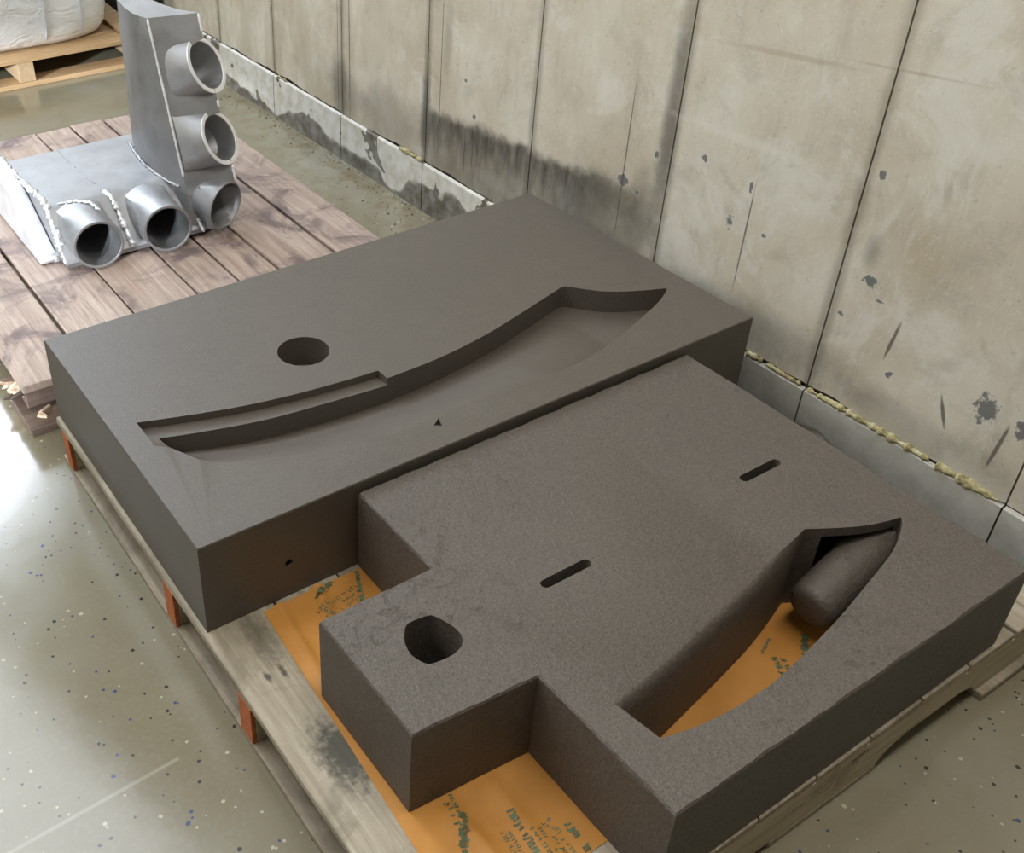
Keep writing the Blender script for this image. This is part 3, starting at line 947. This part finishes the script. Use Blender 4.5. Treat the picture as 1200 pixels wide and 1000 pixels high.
# vertical vane-shaped column
top = [(0.660, 1.056), (0.648, 0.967), (0.644, 0.900), (0.650, 0.866), (0.668, 0.850), (0.716, 0.840), (0.764, 0.829), (0.812, 0.818), (0.815, 0.826), (0.772, 0.858), (0.757, 0.92), (0.742, 1.03), (0.72, 1.09), (0.68, 1.09)]
bot = [(0.668, 1.103), (0.640, 0.995), (0.632, 0.909), (0.634, 0.810), (0.669, 0.703), (0.718, 0.688), (0.767, 0.673), (0.815, 0.658), (0.818, 0.667), (0.785, 0.72), (0.775, 0.80), (0.765, 0.95), (0.745, 1.12), (0.70, 1.13)]
rings = []
for z in (ZD + 0.012, 0.20, 0.25, 0.30, 0.36, 0.42, 0.48, 0.54, 0.60, 0.66, 0.72, 0.750):
    t = (z - 0.30) / 0.45
    tt = max(t, -0.36)
    r = []
    for k, (a, b) in enumerate(zip(bot, top)):
        x, y = a[0] + (b[0] - a[0]) * tt, a[1] + (b[1] - a[1]) * tt
        if z < 0.23 and 4 <= k <= 8:
            x -= 0.06 * (0.23 - z) / 0.08 * (k - 3) / 4
            y += 0.04 * (0.23 - z) / 0.08 * (k - 3) / 4
        zz = z
        if z > 0.74 and k not in (4, 5, 6, 7, 8):
            zz += 0.006
        r.append((x, y, zz))
    rings.append(r)
me = rings_me(rings)
me = cut(me, [funnel(c, n, s_) for (c, n, r, bk, ln, s_, _) in noz[2:]])
link('column', sharp(me, 32), ALU, ca)
for i, (c, n, r, bk, ln, seg, _) in enumerate(noz):
    me = nozzle_body(i, c, n, r)
    if i > 1:
        me = union(me, back_cone(c - n.normalized() * 0.0004, n, r, 0.125))
    me = cut(me, [funnel(c, n, seg)])
    nz = link('nozzle', sharp(me, 30), ALU, ca)
    # sawn rim: thin raised annulus on the mouth
    ri = seg[1][1]
    n_ = n.normalized()
    a0, a1 = circ(c + n_ * 0.0002, n, r + 0.0006, 40), circ(c + n_ * 0.0002, n, ri - 0.0004, 40)
    b0, b1 = [p + n_ * 0.0022 for p in circ(c, n, r - 0.0006, 40)], [p + n_ * 0.0022 for p in circ(c, n, ri + 0.001, 40)]
    link('rim', sharp(rings_me([a0, b0, b1, a1, a0], False, False), 30), ALU_RIM if i > 2 else ALU, nz)


# ragged flash and weld ridges
def ridge(name, pts, r, mat, seed, amp=0.6, squash=0.7):
    P = []
    for a, b in zip(pts, pts[1:]):
        a, b = Vector(a), Vector(b)
        k = max(2, int((b - a).length / 0.0045))
        P += [a + (b - a) * (i / k) for i in range(k)]
    P.append(Vector(pts[-1]))
    rings = []
    for i, p in enumerate(P):
        d = (P[min(i + 1, len(P) - 1)] - P[max(i - 1, 0)]).normalized()
        n_, u_, v_ = frame(d)
        rr = r * (1 + amp * 1.6 * pnoise(Vector((i * 0.83, seed, 0.3))))
        rr = max(rr, r * 0.25)
        if i in (0, len(P) - 1):
            rr *= 0.3
        off = Vector([amp * r * pnoise(Vector((i * 0.43, seed + 7, q * 3.1))) for q in range(3)])
        rings.append([p + off + (u_ * math.cos(a) + v_ * math.sin(a) * squash) * rr for a in [q * math.pi / 3.5 for q in range(7)]])
    link(name, sharp(rings_me(rings), 50), mat, ca)


ridge('weld_bead', [(0.262, 1.28, ZT), (0.262, 1.10, ZT + 0.002), (0.265, 0.96, ZT + 0.003), (0.275, 0.84, ZT), (0.268, 0.78, ZT - 0.006), (0.262, 0.70, 0.205), (0.262, 0.665, 0.155)], 0.0065, ALU_BRIGHT, 1.2, 1.2)
ridge('flash_ridge', [(0.436, 1.18, ZT + 0.001), (0.432, 1.0, ZT + 0.001), (0.445, 0.86, ZT + 0.002)], 0.0022, ALU, 4.4, 1.1)
ridge('flash_ridge', [(0.450, 0.80, ZT + 0.001), (0.458, 0.765, ZT - 0.008), (0.462, 0.70, 0.218), (0.466, 0.65, 0.160)], 0.0080, ALU_BRIGHT, 2.7, 0.45)
ridge('flash_ridge', [(0.655, 0.795, ZT), (0.672, 0.74, 0.262), (0.685, 0.68, 0.200), (0.690, 0.640, 0.152)], 0.0070, ALU_BRIGHT, 8.1, 0.25)
ridge('flash_ridge', [(0.30, 0.79, ZT), (0.35, 0.775, ZT + 0.001), (0.385, 0.74, ZT + 0.002), (0.39, 0.68, ZT + 0.002)], 0.0038, ALU_BRIGHT, 6.1, 1.3)
ridge('flash_ridge', [(0.655, 1.10, ZT + 0.003), (0.634, 0.99, ZT + 0.004), (0.626, 0.905, ZT + 0.004), (0.628, 0.815, ZT + 0.003), (0.660, 0.72, ZT - 0.01)], 0.005, ALU, 3.3, 0.6)
# sawn edges of the column plates
def edge_strip(pts, wd, mat, seed):
    ridge('sawn_edge', pts, wd, mat, seed, 0.25, 1.0)
e1t, e1b = Vector((0.668, 0.848, 0.748)), Vector((0.669, 0.705, 0.312))
edge_strip([e1t, e1b], 0.0036, ALU_RIM, 9.0)
def E3(t):
    return Vector((0.8135, 0.8185, 0.749)) + Vector((0.0015, -0.160, -0.449)) * t
edge_strip([E3(0.0), E3(0.115)], 0.0042, ALU_RIM, 5.0)
edge_strip([E3(0.52), E3(0.57)], 0.0042, ALU_RIM, 5.5)
edge_strip([E3(0.93), E3(1.04)], 0.0042, ALU_RIM, 5.9)
# stub under the flange that carries the casting
me = rings_me([circ((0.262, 0.742, 0.1355), (0, 0, 1), 0.016, 16), circ((0.262, 0.742, 0.1395), (0, 0, 1), 0.021, 16), circ((0.262, 0.742, 0.160), (0, 0, 1), 0.020, 16)])
link('casting_foot', sharp(me, 40), ALU, ca)

# ------------------------------------------------------------------ bag on its pallet at the back
bp = thing('wooden_pallet', 'fresh pale pine pallet carrying the big white bag', 'pallet')
for k in range(6):
    y = 2.61 + k * 0.165
    box('deck_board', (0.05, 1.335, y, y + 0.135, 0.109, 0.130), WOOD_NEW, bp, 0.002, 0.002)
for (a, b) in ((0.08, 0.14), (0.735, 0.805), (1.27, 1.33)):
    box('stringer', (a, b, 2.612, 3.56, 0.0215, 0.1085), WOOD_NEWY, bp, 0.002, 0.001)
for k in (0, 2.5, 5):
    y = 2.605 + k * 0.165
    box('bottom_board', (0.05, 1.335, y, y + 0.11, 0.0, 0.021), WOOD_NEW, bp, 0.002, 0.001)
# slumped bulk bag
def bag_ring(z, sx, sy, k=72):
    r = []
    for i in range(k):
        a = 2 * math.pi * i / k
        c, s_ = math.cos(a), math.sin(a)
        e = 0.32
        x = 0.595 + sx * math.copysign(abs(c) ** e, c)
        y = 3.15 + sy * math.copysign(abs(s_) ** e, s_)
        w_ = 0.018 * pnoise(Vector((x * 4.5, y * 4.5, z * 5))) + 0.008 * pnoise(Vector((x * 13, y * 13, z * 9)))
        d = Vector((x - 0.595, y - 3.15)).normalized()
        r.append((x + d.x * w_, y + d.y * w_, z + (0.012 * pnoise(Vector((x * 6, y * 6, 1))) if 0.14 < z < 0.9 else 0)))
    return r
rings = [bag_ring(z, sx, sy) for z, sx, sy in ((0.1330, 0.52, 0.38), (0.1350, 0.575, 0.425), (0.150, 0.605, 0.455), (0.19, 0.628, 0.478), (0.26, 0.640, 0.49), (0.36, 0.642, 0.49), (0.48, 0.635, 0.485), (0.60, 0.63, 0.48), (0.72, 0.62, 0.47), (0.80, 0.58, 0.43), (0.85, 0.48, 0.35), (0.875, 0.30, 0.2), (0.88, 0.1, 0.08))]
bag = link('bulk_bag', sharp(rings_me(rings), 70), BAG)
tag(bag, 'large white woven bulk bag sagging on the fresh pine pallet', 'bag')
for xx in (0.90, 1.07):
    rr = []
    for z in (0.165, 0.20, 0.25, 0.30, 0.36, 0.44, 0.52, 0.6, 0.7):
        # follow the front of the bag
        yy = 3.15 - 0.487 - 0.006 * pnoise(Vector((xx * 4, z * 5, 0)))
        if z < 0.24:
            yy += 0.06 * ((0.24 - z) / 0.09) ** 2
        if xx > 1.0:
            yy += 0.018
        rr.append([(xx + 0.02 * (z - 0.2) + 0.002 * math.cos(a), yy - 0.012 + 0.012 * math.sin(a), z) for a in [q * math.pi / 3 for q in range(6)]])
    link('side_seam', sharp(rings_me(rr), 60), SEAM, bag)
# warped plywood offcut sticking out beside the bag
rings = []
for i in range(9):
    t = i / 8
    y = 2.70 + 0.55 * t
    z = 0.131 + 0.030 * t + 0.008 * math.sin(t * 3)
    rings.append([(1.245, y, z + 0.002), (1.33, y, z + 0.008), (1.33, y, z + 0.017), (1.245, y, z + 0.011)])
tag(link('plywood_offcut', sharp(rings_me(rings), 40), WOOD_NEW), 'warped pale plywood offcut lying beside the white bag', 'plywood')
bn = thing('storage_bin', 'narrow black storage bin on the floor between pine pallet and wall', 'bin')
me = rings_me([[(1.365, 2.80, 0.0), (1.485, 2.80, 0.0), (1.485, 3.36, 0.0), (1.365, 3.36, 0.0)], [(1.350, 2.77, 0.34), (1.495, 2.77, 0.34), (1.495, 3.39, 0.34), (1.350, 3.39, 0.34)]])
link('bin_body', me, BLACK, bn)
box('bin_lid', (1.342, 1.503, 2.76, 3.40, 0.341, 0.362), BLACK, bn, 0.005)

# ------------------------------------------------------------------ crumbs along the foot of the wall
v, f = [], []
rs = random.Random(8)
for i in range(260):
    y = rs.uniform(0.45, 2.5)
    x = XW - 0.016 - abs(rs.gauss(0, 0.07 if i % 3 else 0.012))
    r = rs.uniform(0.0015, 0.005) * (1.7 if i % 11 == 0 else 1)
    k = len(v)
    q = [Vector((math.cos(a), math.sin(a), 0)) * r * rs.uniform(0.6, 1.2) for a in (0.2, 1.7, 3.3, 4.8)]
    for p in q:
        v.append((x + p.x, y + p.y, 0.0003))
    for p in q:
        v.append((x + 0.6 * p.x, y + 0.6 * p.y, 0.0003 + r * rs.uniform(0.5, 1.0)))
    f += [(k + 4, k + 5, k + 6, k + 7), (k, k + 1, k + 5, k + 4), (k + 1, k + 2, k + 6, k + 5), (k + 2, k + 3, k + 7, k + 6), (k + 3, k, k + 4, k + 7)]
cr = link('wall_rubble', from_py(v, f, False), RUBBLE)
cr['kind'] = 'stuff'
tag(cr, 'brown crumbs of rubble scattered on the floor along the wall foot', 'rubble')
